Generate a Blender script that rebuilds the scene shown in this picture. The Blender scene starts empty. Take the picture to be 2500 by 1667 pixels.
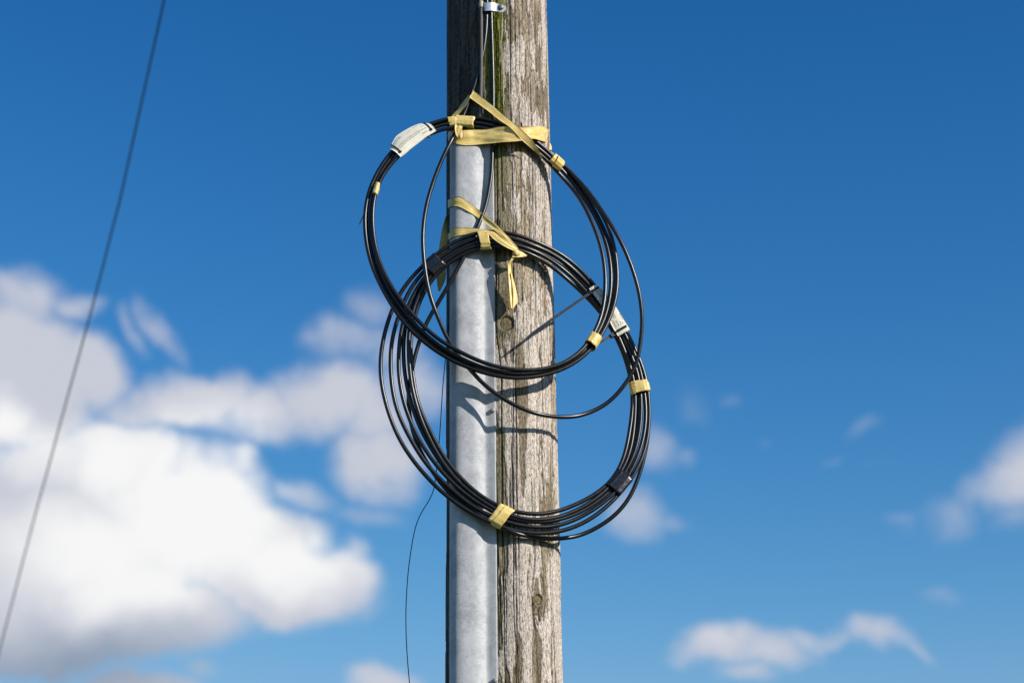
import bpy, math
import numpy as np
from mathutils import Vector

# ------------------------------------------------------------------ camera
scene = bpy.context.scene
COL = scene.collection
PITCH = math.radians(21.0)
LENS = 75.0
CAM = np.array((0.0, -4.62, 1.62))
FW = np.array((0.0, math.cos(PITCH), math.sin(PITCH)))
RT = np.array((1.0, 0.0, 0.0))
UP = np.array((0.0, -math.sin(PITCH), math.cos(PITCH)))
K = 36.0 / LENS / 2500.0                       # frame width per photo pixel at unit depth

cam_d = bpy.data.cameras.new('camera')
cam_d.lens = LENS
cam_d.sensor_width = 36.0
cam_d.clip_start = 0.05
cam_d.clip_end = 3000.0
cam_d.dof.use_dof = True
cam_d.dof.focus_distance = 4.80
cam_d.dof.aperture_fstop = 4.0
cam = bpy.data.objects.new('camera', cam_d)
cam.location = CAM
cam.rotation_euler = (math.pi / 2 + PITCH, 0, 0)
COL.objects.link(cam)
scene.camera = cam

# ------------------------------------------------------------------ sun, sky, exposure
SUN_AZ = math.radians(60.0)                    # to the right of the direction back to the viewer
SUN_EL = math.radians(29.0)
SUN = np.array((math.sin(SUN_AZ) * math.cos(SUN_EL), -math.cos(SUN_AZ) * math.cos(SUN_EL), math.sin(SUN_EL)))
sun_d = bpy.data.lights.new('sun', 'SUN')
sun_d.energy = 5.0
sun_d.angle = math.radians(0.53)
sun_d.color = (1.0, 0.955, 0.89)
sun = bpy.data.objects.new('sun', sun_d)
sun.rotation_euler = Vector(SUN).to_track_quat('Z', 'Y').to_euler()
sun.location = (8, -5, 9)
COL.objects.link(sun)

scene.view_settings.view_transform = 'Standard'
scene.view_settings.look = 'None'
scene.view_settings.exposure = 0.0
scene.view_settings.gamma = 1.0
scene.view_settings.use_curve_mapping = False


class NT:
    """small helper round a node tree"""
    def __init__(self, tree):
        self.t = tree
        tree.nodes.clear()

    def n(self, kind, **kw):
        nd = self.t.nodes.new(kind)
        for k, v in kw.items():
            setattr(nd, k, v)
        return nd

    def put(self, sock, v):
        if isinstance(v, bpy.types.NodeSocket):
            self.t.links.new(v, sock)
        else:
            sock.default_value = v

    def math(self, op, a, b=0.0, c=0.0, clamp=False):
        nd = self.n('ShaderNodeMath', operation=op, use_clamp=clamp)
        self.put(nd.inputs[0], a)
        self.put(nd.inputs[1], b)
        if op in ('MULTIPLY_ADD', 'SMOOTH_MAX'):
            self.put(nd.inputs[2], c)
        return nd.outputs[0]

    def vmath(self, op, a, b=(0, 0, 0)):
        nd = self.n('ShaderNodeVectorMath', operation=op)
        self.put(nd.inputs[0], a)
        self.put(nd.inputs[1], b)
        return nd.outputs[0]

    def mix(self, f, a, b, blend='MIX'):
        nd = self.n('ShaderNodeMix', data_type='RGBA', blend_type=blend)
        nd.clamp_factor = True
        self.put(nd.inputs[0], f)
        self.put(nd.inputs[6], a)
        self.put(nd.inputs[7], b)
        return nd.outputs[2]

    def ramp(self, v, lo, hi, a=0.0, b=1.0, smooth=True):
        nd = self.n('ShaderNodeMapRange', interpolation_type='SMOOTHSTEP' if smooth else 'LINEAR')
        self.put(nd.inputs[0], v)
        for i, x in enumerate((lo, hi, a, b)):
            nd.inputs[1 + i].default_value = x
        return nd.outputs[0]

    def noise(self, vec, scale, detail=4.0, rough=0.55, dist=0.0):
        nd = self.n('ShaderNodeTexNoise')
        self.put(nd.inputs['Vector'], vec)
        nd.inputs['Scale'].default_value = scale
        nd.inputs['Detail'].default_value = detail
        nd.inputs['Roughness'].default_value = rough
        nd.inputs['Distortion'].default_value = dist
        return nd.outputs[0]


def rgb(*c):
    return (c[0], c[1], c[2], 1.0)


def direction(px, py):
    d = FW + RT * (px - 1250.0) * K - UP * (py - 833.5) * K
    return d / np.linalg.norm(d)


# clouds of this sky as directions (azimuth, elevation):  x, y, rx, ry, turn, weight
CLOUDS = [
    (200, 1300, 380, 290, 0, 1.5), (480, 1235, 210, 190, 0, 1.3), (670, 1420, 270, 125, -6, 1.25),
    (815, 1405, 125, 90, 0, .9), (860, 1350, 50, 50, 0, .5), (180, 1520, 470, 150, 8, 1.35), (330, 1110, 230, 110, -12, 1.0), (585, 1120, 70, 70, 0, .7), (600, 1350, 220, 150, 0, 1.2),
    (40, 1010, 230, 130, 0, 1.2), (60, 880, 260, 170, -28, 1.15), (220, 900, 150, 105, -30, .9), (40, 730, 140, 110, 0, .70), (170, 735, 120, 55, 0, .5),
    (395, 815, 150, 52, -50, .52), (330, 815, 115, 38, -58, .46),
    (450, 985, 260, 85, 6, .95), (650, 1015, 210, 95, 0, .86), (800, 975, 180, 130, 10, 1.1), (900, 1010, 130, 130, 0, .8),
    (910, 1125, 150, 130, -35, .95), (905, 745, 95, 95, 20, .46), (850, 830, 150, 80, 0, .55), (1010, 940, 110, 110, 0, .62), (960, 860, 120, 90, 0, .5),
    (740, 1205, 130, 60, -25, .46), (900, 1270, 150, 60, 0, .40), (1000, 1130, 90, 70, 0, .4),
    (330, 1685, 190, 50, 0, .9), (935, 1665, 100, 60, 0, .8), (500, 1640, 70, 45, 0, .38),
    (1548, 1258, 115, 90, 0, .54), (1635, 1275, 80, 42, 0, .32), (1608, 1085, 75, 125, 15, .40), (1670, 1120, 60, 55, 0, .28),
    (1760, 1580, 140, 70, 4, .80), (1870, 1578, 180, 66, -4, .62), (1975, 1552, 110, 46, 0, .5), (1830, 1640, 120, 48, 6, .5),
    (2060, 1558, 120, 36, 0, .42), (2150, 1552, 130, 50, -15, .64), (2235, 1590, 110, 32, -28, .46),
    (2510, 1150, 160, 130, 30, .78), (2400, 1200, 110, 75, 20, .40), (2330, 1270, 130, 90, 0, .34), (2490, 1280, 90, 70, 0, .36),
    (2110, 1055, 110, 42, 35, .25), (1865, 1082, 55, 45, 0, .20), (2300, 1468, 90, 45, 0, .33), (1690, 980, 70, 110, 20, .26),
    (1770, 965, 60, 45, 0, .28), (2200, 1270, 90, 45, 0, .28), (2150, 1140, 130, 26, 0, .21), (2030, 1140, 80, 26, 0, .20),
]
UNDER = [(150, 1640, 520, 130, 6, 1.0), (90, 1300, 190, 110, 0, .3)]
BRIGHT = [(330, 1420, 470, 140, 0, .70), (700, 1400, 260, 120, 0, .72), (560, 1330, 250, 170, 0, .8), (120, 1110, 260, 120, 0, .6), (480, 1230, 330, 330, 0, 1.0), (300, 1120, 250, 160, 0, .8), (700, 1370, 290, 130, 0, .8), (250, 1350, 420, 220, 0, .75),
          (20, 1040, 110, 110, 0, .8), (1740, 1570, 120, 70, 0, .35)]


def build_sky():
    w = bpy.data.worlds.new('World')
    scene.world = w
    w.use_nodes = True
    g = NT(w.node_tree)
    sky = g.n('ShaderNodeTexSky', sky_type='NISHITA')
    sky.sun_disc = False
    sky.sun_elevation = SUN_EL
    sky.sun_rotation = math.pi - SUN_AZ
    sky.altitude = 0.0
    sky.air_density = 1.0
    sky.dust_density = 0.35
    sky.ozone_density = 2.2
    # polarised, deep blue of the photograph: more saturation everywhere in the sky alike
    hs = g.n('ShaderNodeHueSaturation')
    hs.inputs['Hue'].default_value = 0.503
    hs.inputs['Saturation'].default_value = 1.36
    hs.inputs['Value'].default_value = 0.74
    g.put(hs.inputs['Color'], sky.outputs[0])
    sp = g.n('ShaderNodeSeparateColor')
    g.put(sp.inputs[0], hs.outputs[0])
    cb = g.n('ShaderNodeCombineColor')
    for i, (k, e, top) in enumerate(((10.6, 1.63, 3.2), (3.76, 1.37, 4.9), (2.51, 1.24, 7.6))):
        v = g.math('POWER', g.math('MULTIPLY', sp.outputs[i], 0.1), e)
        v = g.math('MULTIPLY', v, k * 10.0)
        # eases off towards the pale horizon and the glow round the sun
        v = g.math('DIVIDE', v, g.math('POWER', g.math('ADD', 1.0, g.math('POWER', g.math('DIVIDE', v, top), 6.0)), 0.16667))
        g.put(cb.inputs[i], v)
    blue = cb.outputs[0]

    d = g.n('ShaderNodeTexCoord').outputs['Generated']
    sx = g.n('ShaderNodeSeparateXYZ')
    g.put(sx.inputs[0], d)
    az = g.math('ARCTAN2', sx.outputs[0], sx.outputs[1])
    el = g.math('ARCSINE', sx.outputs[2])
    big = g.noise(d, 9.0, 5.0, 0.55)
    mid = g.noise(d, 24.0, 5.0, 0.58)
    nz1 = g.n('ShaderNodeTexNoise')
    g.put(nz1.inputs['Vector'], d)
    nz1.inputs['Scale'].default_value = 34.0
    nz1.inputs['Detail'].default_value = 4.0
    comb = g.n('ShaderNodeCombineXYZ')
    g.put(comb.inputs[0], az)
    g.put(comb.inputs[1], el)
    warp = g.vmath('SUBTRACT', nz1.outputs[1], (0.5, 0.5, 0.5))
    wsc = g.n('ShaderNodeVectorMath', operation='SCALE')
    g.put(wsc.inputs[0], warp)
    wsc.inputs[3].default_value = 0.022
    p = g.vmath('ADD', comb.outputs[0], wsc.outputs[0])

    def blob_sum(lst, soft):
        tot = None
        for (x, y, rx, ry, rot, wt) in lst:
            c = direction(x, y)
            mp = g.n('ShaderNodeMapping', vector_type='TEXTURE')
            mp.inputs['Location'].default_value = (math.atan2(c[0], c[1]), math.asin(c[2]), 0)
            mp.inputs['Rotation'].default_value = (0, 0, math.radians(rot))
            mp.inputs['Scale'].default_value = (rx * K, ry * K * 0.95, 1)
            g.put(mp.inputs['Vector'], p)
            flat = g.vmath('MULTIPLY', mp.outputs[0], (1, 1, 0))
            ln = g.n('ShaderNodeVectorMath', operation='LENGTH')
            g.put(ln.inputs[0], flat)
            v = g.ramp(ln.outputs[1], 0.0, 1.3 if soft else 1.42, wt, 0.0)
            tot = v if tot is None else g.math('SMOOTH_MAX', tot, v, 0.10)
        return tot

    dens = blob_sum(CLOUDS, False)
    n2 = g.math('SUBTRACT', mid, 0.5)
    n1 = g.math('SUBTRACT', big, 0.5)
    wisp = g.math('ADD', 1.0, g.math('ADD', g.math('MULTIPLY', n2, 1.25), g.math('MULTIPLY', n1, 0.9)))
    # the same broken cumulus goes on round the rest of the sky
    away = g.ramp(g.math('ABSOLUTE', az), 0.32, 0.5)
    far_n = g.noise(d, 5.0, 5.0, 0.55)
    rest = g.math('MULTIPLY', g.math('MULTIPLY', g.ramp(far_n, 0.57, 0.70), away), g.ramp(el, 0.02, 0.12))
    rest = g.math('MULTIPLY', rest, g.ramp(el, 1.1, 0.7))
    dd = g.math('MAXIMUM', g.math('MULTIPLY', dens, wisp), rest)
    cover = g.ramp(dd, 0.13, 0.74)
    br = blob_sum(BRIGHT, True)
    shade = g.math('ADD', g.math('ADD', g.math('MULTIPLY', br, 1.08), g.math('MULTIPLY', n2, 0.5)), g.math('MULTIPLY', n1, -0.3))
    shade = g.math('ADD', shade, g.math('MULTIPLY', away, 0.3))
    lilac = rgb(.58, .605, .69)
    under = blob_sum(UNDER, True)              # grey underside of the big cumulus
    col = g.mix(under, lilac, rgb(.27, .34, .45))
    col = g.mix(g.ramp(shade, 0.12, 0.85), col, rgb(.93, .93, .93))
    out = g.mix(cover, blue, g.vmath('SCALE', col) if False else scale_col(g, col, 10.0))
    bg = g.n('ShaderNodeBackground')
    g.put(bg.inputs[0], out)
    bg.inputs[1].default_value = 0.1
    o = g.n('ShaderNodeOutputWorld')
    g.t.links.new(bg.outputs[0], o.inputs[0])


def scale_col(g, col, k):
    nd = g.n('ShaderNodeVectorMath', operation='SCALE')
    g.put(nd.inputs[0], col)
    nd.inputs[3].default_value = k
    return nd.outputs[0]


build_sky()


# ------------------------------------------------------------------ placing and tagging
def at(px, py, y):
    """point of the vertical plane at world depth y that lies on the sight line of a photo pixel"""
    d = FW + RT * (px - 1250.0) * K - UP * (py - 833.5) * K
    return CAM + d * ((y - CAM[1]) / d[1])


def at_many(pts):
    return np.array([at(*p) for p in pts])


def tag(o, label=None, cat=None, group=None, kind=None):
    if label:
        o['label'] = label
    if cat:
        o['category'] = cat
    if group:
        o['group'] = group
    if kind:
        o['kind'] = kind
    return o


def thing(name, loc, label, cat, group=None):
    o = bpy.data.objects.new(name, None)
    o.empty_display_size = 0.05
    o.location = loc
    COL.objects.link(o)
    return tag(o, label, cat, group)


def mesh_obj(name, verts, faces, mat, parent=None, smooth=True, origin=None):
    verts = np.asarray(verts, dtype=float)
    if parent is not None:
        origin = np.array(parent_world(parent))
        off = origin
    else:
        off = verts.mean(axis=0) if origin is None else np.array(origin)
    me = bpy.data.meshes.new(name)
    v = verts - off
    if isinstance(faces, np.ndarray):
        nf, k = faces.shape
        me.vertices.add(len(v))
        me.vertices.foreach_set('co', v.astype(np.float32).ravel())
        me.loops.add(nf * k)
        me.loops.foreach_set('vertex_index', faces.astype(np.int32).ravel())
        me.polygons.add(nf)
        me.polygons.foreach_set('loop_start', np.arange(0, nf * k, k, dtype=np.int32))
        me.polygons.foreach_set('loop_total', np.full(nf, k, dtype=np.int32))
        me.update(calc_edges=True)
    else:
        me.from_pydata([tuple(x) for x in v], [], faces)
    me.polygons.foreach_set('use_smooth', np.full(len(me.polygons), smooth, dtype=bool))
    me.materials.append(mat)
    me.validate()
    o = bpy.data.objects.new(name, me)
    COL.objects.link(o)
    if parent is not None:
        o.parent = parent
        o['_w'] = [float(x) for x in origin]
        del o['_w']
    else:
        o.location = off
    WORLD[o.name] = off
    return o


WORLD = {}


def parent_world(p):
    if p.name in WORLD:
        return WORLD[p.name]
    return p.location


# ------------------------------------------------------------------ numeric noise
def _hash(ix, iy, seed):
    h = (ix.astype(np.int64) * 374761393 + iy.astype(np.int64) * 668265263 + seed * 1442695041) & 0xffffffff
    h = ((h ^ (h >> 13)) * 1274126177) & 0xffffffff
    h = (h ^ (h >> 16)) & 0xffff
    return h / 65535.0


def vnoise(x, y, seed=0):
    x = np.asarray(x, float)
    y = np.asarray(y, float)
    ix, iy = np.floor(x), np.floor(y)
    fx, fy = x - ix, y - iy
    fx = fx * fx * (3 - 2 * fx)
    fy = fy * fy * (3 - 2 * fy)
    a = _hash(ix, iy, seed)
    b = _hash(ix + 1, iy, seed)
    c = _hash(ix, iy + 1, seed)
    d = _hash(ix + 1, iy + 1, seed)
    return (a * (1 - fx) + b * fx) * (1 - fy) + (c * (1 - fx) + d * fx) * fy


def fbm(x, y, seed=0, octv=4, gain=0.5):
    s, a, t = 0.0, 1.0, 0.0
    for k in range(octv):
        s = s + a * vnoise(x * 2 ** k, y * 2 ** k, seed + 17 * k)
        t += a
        a *= gain
    return s / t


def sstep(lo, hi, x):
    t = np.clip((x - lo) / (hi - lo), 0, 1)
    return t * t * (3 - 2 * t)


# ------------------------------------------------------------------ curves, tubes, ribbons, bands
def catmull(P, n, closed=False):
    """n points evenly along a Catmull-Rom curve through P"""
    P = np.asarray(P, float)
    Q = np.vstack([P[-1], P, P[0], P[1]]) if closed else np.vstack([2 * P[0] - P[1], P, 2 * P[-1] - P[-2]])
    m = len(P) if closed else len(P) - 1
    out = []
    sub = 24
    for i in range(m):
        p0, p1, p2, p3 = Q[i], Q[i + 1], Q[i + 2], Q[i + 3]
        t = np.linspace(0, 1, sub, endpoint=False)[:, None]
        out.append(0.5 * ((2 * p1) + (-p0 + p2) * t + (2 * p0 - 5 * p1 + 4 * p2 - p3) * t ** 2 + (-p0 + 3 * p1 - 3 * p2 + p3) * t ** 3))
    D = np.vstack(out + ([P[:1]] if closed else [P[-1:]]))
    seg = np.linalg.norm(np.diff(D, axis=0), axis=1)
    s = np.concatenate([[0], np.cumsum(seg)])
    q = np.linspace(0, s[-1], n, endpoint=not closed)
    return np.stack([np.interp(q, s, D[:, k]) for k in range(D.shape[1])], axis=1)


def soften(P, k, closed=False):
    """gaussian smoothing along the curve, ends kept"""
    r = int(k * 3)
    ker = np.exp(-0.5 * (np.arange(-r, r + 1) / k) ** 2)
    ker /= ker.sum()
    if closed:
        E = np.vstack([P[-r:], P, P[:r]])
    else:
        E = np.vstack([2 * P[0] - P[r:0:-1], P, 2 * P[-1] - P[-2:-r - 2:-1]])
    return np.stack([np.convolve(E[:, i], ker, 'valid') for i in range(P.shape[1])], axis=1)


def tube_mesh(P, rad, sides=12, closed=False, caps=True):
    P = np.asarray(P, float)
    n = len(P)
    if closed:
        T = np.roll(P, -1, 0) - np.roll(P, 1, 0)
    else:
        T = np.gradient(P, axis=0)
    T /= np.linalg.norm(T, axis=1)[:, None]
    ref = np.array((0.0, 1.0, 0.0))
    N = ref - T * (T @ ref)[:, None]
    bad = np.linalg.norm(N, axis=1) < 1e-3
    N[bad] = (1, 0, 0)
    N /= np.linalg.norm(N, axis=1)[:, None]
    B = np.cross(T, N)
    a = np.linspace(0, 2 * np.pi, sides, endpoint=False)
    rad = np.broadcast_to(np.asarray(rad, float), (n,))
    V = P[:, None, :] + rad[:, None, None] * (np.cos(a)[None, :, None] * N[:, None, :] + np.sin(a)[None, :, None] * B[:, None, :])
    V = V.reshape(-1, 3)
    i = np.arange(n if closed else n - 1)[:, None]
    j = np.arange(sides)[None, :]
    i2 = (i + 1) % n
    j2 = (j + 1) % sides
    F = np.stack([i * sides + j, i * sides + j2, i2 * sides + j2, i2 * sides + j], axis=-1).reshape(-1, 4)
    if not closed and caps:
        faces = [tuple(f) for f in F.tolist()]
        faces.append(tuple(range(sides - 1, -1, -1)))
        faces.append(tuple((n - 1) * sides + k for k in range(sides)))
        return V, faces
    return V, F


def tube(name, P, rad, mat, parent=None, sides=12, closed=False):
    V, F = tube_mesh(P, rad, sides, closed)
    return mesh_obj(name, V, F, mat, parent)


def ribbon_grid(A, B, n=40, m=9, bulge=0.0, wrinkle=0.0, seed=0, folds=5.0):
    """sheet between two edge curves given as (px, py, y); returns grid of points and normals"""
    a = catmull(at_many(A), n)
    b = catmull(at_many(B), n)
    t = np.linspace(0, 1, m)[None, :, None]
    G = a[:, None, :] * (1 - t) + b[:, None, :] * t
    def normals(G):
        du = np.gradient(G, axis=0)
        dv = np.gradient(G, axis=1)
        N = np.cross(du, dv)
        N /= np.maximum(np.linalg.norm(N, axis=2)[..., None], 1e-9)
        flip = np.sign(-(N[..., 1:2]))
        flip[flip == 0] = 1
        return N * flip
    N = normals(G)
    if bulge:
        G = G + N * (bulge * 4 * (t * (1 - t)))
        N = normals(G)
    if wrinkle:
        u = np.linspace(0, 1, n)[:, None] * np.ones((1, m))
        v = np.ones((n, 1)) * np.linspace(0, 1, m)[None, :]
        L = np.linalg.norm(np.diff(a, axis=0), axis=1).sum()
        w = fbm(v * folds + u * 2.1, u * L * 22.0, seed, 3) - 0.5
        G = G + N * (wrinkle * 2 * w)[..., None]
        N = normals(G)
    return G, N


def grid_faces(n, m):
    i = np.arange(n - 1)[:, None]
    j = np.arange(m - 1)[None, :]
    return np.stack([i * m + j, i * m + j + 1, (i + 1) * m + j + 1, (i + 1) * m + j], axis=-1).reshape(-1, 4)


def thick_sheet(G, N, th):
    """closed thin solid from a grid sheet"""
    n, m = G.shape[:2]
    top = (G + N * th * 0.5).reshape(-1, 3)
    bot = (G - N * th * 0.5).reshape(-1, 3)
    F = grid_faces(n, m)
    k = n * m
    idx = np.arange(k).reshape(n, m)
    rim = np.concatenate([idx[0, :], idx[1:, -1], idx[-1, -2::-1], idx[-2:0:-1, 0]])
    r2 = np.roll(rim, -1)
    S = np.stack([rim, r2, r2 + k, rim + k], axis=1)
    return np.vstack([top, bot]), np.vstack([F, F[:, ::-1] + k, S])


def ribbon(name, A, B, mat, parent=None, th=0.0005, **kw):
    G, N = ribbon_grid(A, B, **kw)
    V, F = thick_sheet(G, N, th)
    return mesh_obj(name, V, F, mat, parent)


def band(name, c0, c1, half, y, depth, mat, parent=None, seed=0, crease=0.0009, skew=0.0, squash=2.6, n=10, m=44):
    """tape wound round a bundle: c0, c1 photo pixels of its two ends along the cables, half its half width there"""
    y0, y1 = (y, y) if np.ndim(y) == 0 else y
    p0, p1 = at(c0[0], c0[1], y0), at(c1[0], c1[1], y1)
    ax = p1 - p0
    L = np.linalg.norm(ax)
    ax /= L
    side = np.cross(ax, (0, 1.0, 0))
    side /= np.linalg.norm(side)
    fr = np.cross(side, ax)
    hw = half * K * np.linalg.norm(p0 - CAM) * 0.985
    a = np.linspace(0, 2 * np.pi, m, endpoint=False)
    ca, sa = np.cos(a), np.sin(a)
    e = 2.0 / squash
    cx = np.sign(ca) * np.abs(ca) ** e
    cy = np.sign(sa) * np.abs(sa) ** e
    rows = []
    for i, t in enumerate(np.linspace(0, 1, n)):
        w = fbm(a * 2.2 + 7, np.full(m, t * 1.4 + seed * 3.3), seed, 3) - 0.5
        ridge = np.abs((t * 3.0 + 0.35 * np.sin(a * 2 + seed)) % 1.0 - 0.5)
        r = 1.0 + 0.0 * a
        off = (w * 2 * crease + (ridge < 0.06) * 0.0006)
        edge = 0.0
        if i in (0, n - 1):
            edge = (fbm(a * 1.6, np.full(m, seed + i * 1.0), seed + 5, 3) - 0.5) * 0.006
        pos = p0 + ax * (L * t)
        lng = (t - 0.5) * 0.0 + skew * cx * L * 0.5 + edge
        rib = 0.0011 * np.abs(np.cos(np.pi * cx * hw / (2 * CR))) * np.sign(cy) * (np.abs(cy) > 0.4)
        pos = pos[None] + rib[:, None] * fr
        rows.append(pos + (hw * r + off)[:, None] * cx[:, None] * side + (depth * r + off)[:, None] * cy[:, None] * fr + np.asarray(lng)[:, None] * ax
                    if np.ndim(lng) else pos + (hw * r + off)[:, None] * cx[:, None] * side + (depth * r + off)[:, None] * cy[:, None] * fr)
    O = np.array(rows)
    cen = O.mean(axis=1, keepdims=True)
    I = cen + (O - cen) * 0.95
    allr = np.concatenate([O, I[::-1]], axis=0)
    R = allr.shape[0]
    i = np.arange(R)[:, None]
    j = np.arange(m)[None, :]
    i2, j2 = (i + 1) % R, (j + 1) % m
    F = np.stack([i * m + j, i * m + j2, i2 * m + j2, i2 * m + j], axis=-1).reshape(-1, 4)
    return mesh_obj(name, allr.reshape(-1, 3), F, mat, parent)


# ------------------------------------------------------------------ materials
def material(name):
    m = bpy.data.materials.new(name)
    m.use_nodes = True
    g = NT(m.node_tree)
    b = g.n('ShaderNodeBsdfPrincipled')
    o = g.n('ShaderNodeOutputMaterial')
    g.t.links.new(b.outputs[0], o.inputs[0])
    return m, g, b


def bump(g, b, h, strength, dist):
    nd = g.n('ShaderNodeBump')
    nd.inputs['Strength'].default_value = strength
    nd.inputs['Distance'].default_value = dist
    g.put(nd.inputs['Height'], h)
    g.t.links.new(nd.outputs[0], b.inputs['Normal'])


def objvec(g, scale=(1, 1, 1)):
    tc = g.n('ShaderNodeTexCoord').outputs['Object']
    return g.vmath('MULTIPLY', tc, scale)


def mat_wood():
    m, g, b = material('weathered_wood')
    at_ = g.n('ShaderNodeAttribute', attribute_name='tone')
    v = objvec(g, (1, 1, 0.22))
    fine = g.noise(v, 480.0, 3.0, 0.62)
    grit = g.noise(objvec(g, (1, 1, 0.5)), 720.0, 2.0, 0.6)
    f = g.math('MULTIPLY', g.ramp(fine, 0.32, 0.60, 0.34, 1.22), g.ramp(grit, 0.32, 0.58, 0.52, 1.14))
    sc = g.n('ShaderNodeVectorMath', operation='SCALE')
    g.put(sc.inputs[0], at_.outputs['Color'])
    g.put(sc.inputs[3], f)
    g.put(b.inputs['Base Color'], sc.outputs[0])
    b.inputs['Roughness'].default_value = 0.86
    b.inputs['Specular IOR Level'].default_value = 0.25
    bump(g, b, g.math('ADD', fine, g.math('MULTIPLY', grit, 0.6)), 0.75, 0.0016)
    return m


def mat_plain(name, col, rough, spec=0.5, metal=0.0, nscale=60.0, namt=0.12, bstr=0.0, bdist=0.0005, coat=0.0, trans=0.0):
    m, g, b = material(name)
    n = g.noise(objvec(g), nscale, 4.0, 0.6)
    k = g.ramp(n, 0.25, 0.75, 1.0 - namt, 1.0 + namt)
    sc = g.n('ShaderNodeVectorMath', operation='SCALE')
    sc.inputs[0].default_value = col
    g.put(sc.inputs[3], k)
    g.put(b.inputs['Base Color'], sc.outputs[0])
    g.put(b.inputs['Roughness'], g.ramp(n, 0.2, 0.8, rough * 0.85, min(1, rough * 1.2)))
    b.inputs['Specular IOR Level'].default_value = spec
    b.inputs['Metallic'].default_value = metal
    if coat:
        b.inputs['Coat Weight'].default_value = coat
        b.inputs['Coat Roughness'].default_value = 0.2
    if bstr:
        bump(g, b, n, bstr, bdist)
    return m


def mat_galv():
    m, g, b = material('galvanised_steel')
    v = objvec(g)
    blot = g.noise(v, 26.0, 5.0, 0.62, 0.6)
    span = g.noise(objvec(g, (1, 1, 0.55)), 95.0, 4.0, 0.6, 1.2)
    scr = g.noise(objvec(g, (0.45, 0.45, 1.6)), 60.0, 5.0, 0.7, 2.2)
    line = g.ramp(g.math('ABSOLUTE', g.math('SUBTRACT', scr, 0.5)), 0.0, 0.016, 1.0, 0.0)
    zone = g.ramp(g.noise(v, 16.0, 3.0, 0.6), 0.46, 0.60)
    line = g.math('MULTIPLY', line, zone)
    pit = g.math('MULTIPLY', g.ramp(g.noise(v, 210.0, 2.0, 0.5), 0.70, 0.78), g.ramp(blot, 0.48, 0.6))
    c = g.mix(g.ramp(blot, 0.3, 0.7), rgb(.40, .398, .395), rgb(.56, .556, .548))
    c = g.mix(g.ramp(span, 0.42, 0.7, 0.0, 0.5), c, rgb(.61, .61, .61))
    c = g.mix(g.math('MULTIPLY', line, 0.85), c, rgb(.13, .135, .14))
    c = g.mix(g.math('MULTIPLY', pit, 0.8), c, rgb(.14, .14, .14))
    g.put(b.inputs['Base Color'], c)
    b.inputs['Metallic'].default_value = 0.0
    g.put(b.inputs['Roughness'], g.ramp(span, 0.3, 0.7, 0.62, 0.46))
    b.inputs['Specular IOR Level'].default_value = 0.2
    bump(g, b, g.math('ADD', g.math('MULTIPLY', blot, 0.6), g.math('MULTIPLY', span, 0.25)), 0.25, 0.0015)
    return m


def mat_cable():
    m, g, b = material('black_cable_sheath')
    n = g.noise(objvec(g), 120.0, 4.0, 0.65)
    dust = g.ramp(g.noise(objvec(g), 520.0, 2.0, 0.5), 0.70, 0.82)
    c = g.mix(g.ramp(n, 0.35, 0.75), rgb(.006, .006, .006), rgb(.011, .010, .009))
    c = g.mix(g.math('MULTIPLY', dust, 0.4), c, rgb(.10, .09, .08))
    g.put(b.inputs['Base Color'], c)
    g.put(b.inputs['Roughness'], g.ramp(n, 0.25, 0.75, 0.29, 0.36))
    b.inputs['Specular IOR Level'].default_value = 0.55
    return m


def mat_tape():
    m, g, b = material('yellow_tape')
    v = objvec(g)
    n = g.noise(v, 70.0, 4.0, 0.6, 0.5)
    c = g.mix(g.ramp(n, 0.3, 0.72), rgb(.92, .635, .17), rgb(.97, .765, .30))
    stain = g.math('MULTIPLY', g.ramp(g.noise(v, 240.0, 3.0, 0.6), 0.64, 0.75), 0.3)
    c = g.mix(stain, c, rgb(.30, .20, .06))
    g.put(b.inputs['Base Color'], c)
    g.put(b.inputs['Roughness'], g.ramp(n, 0.3, 0.7, 0.30, 0.44))
    b.inputs['Specular IOR Level'].default_value = 0.5
    bump(g, b, g.noise(v, 150.0, 3.0, 0.6, 1.0), 0.6, 0.0009)
    # thin plastic: some light comes through
    tr = g.n('ShaderNodeBsdfTranslucent')
    g.put(tr.inputs[0], rgb(.70, .48, .10))
    mx = g.n('ShaderNodeMixShader')
    mx.inputs[0].default_value = 0.16
    g.t.links.new(b.outputs[0], mx.inputs[1])
    g.t.links.new(tr.outputs[0], mx.inputs[2])
    out = [x for x in g.t.nodes if x.type == 'OUTPUT_MATERIAL'][0]
    g.t.links.new(mx.outputs[0], out.inputs[0])
    return m


WOOD = mat_wood()
GALV = mat_galv()
CABLE = mat_cable()
TAPE = mat_tape()
BOLT = mat_plain('dull_zinc', (.26, .255, .24), 0.5, metal=0.35, nscale=160, namt=.35, bstr=.4, bdist=.001)
BRIGHT_ZINC = mat_plain('bright_zinc', (.72, .73, .75), 0.36, metal=0.45, nscale=120, namt=.12, bstr=.2, bdist=.0006)
GREY_PVC = mat_plain('grey_conduit_plastic', (.105, .095, .082), 0.6, nscale=90, namt=.25)
CLIP = mat_plain('buff_plastic', (.42, .37, .30), 0.5, nscale=90, namt=.2)
TIE = mat_plain('black_nylon', (.018, .018, .020), 0.33, spec=.5, nscale=200, namt=.3)
BTAPE = mat_plain('black_tape', (.010, .010, .011), 0.30, spec=.6, nscale=130, namt=.3, bstr=.5, bdist=.0008)
TAGM = mat_plain('cream_tag_plastic', (.88, .815, .645), 0.42, nscale=55, namt=.07, bstr=.1)
INK = mat_plain('printing_ink', (.02, .02, .02), 0.6, nscale=300, namt=.2)
REDINK = mat_plain('faded_red_ink', (.60, .22, .18), 0.6, nscale=300, namt=.2)
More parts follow.
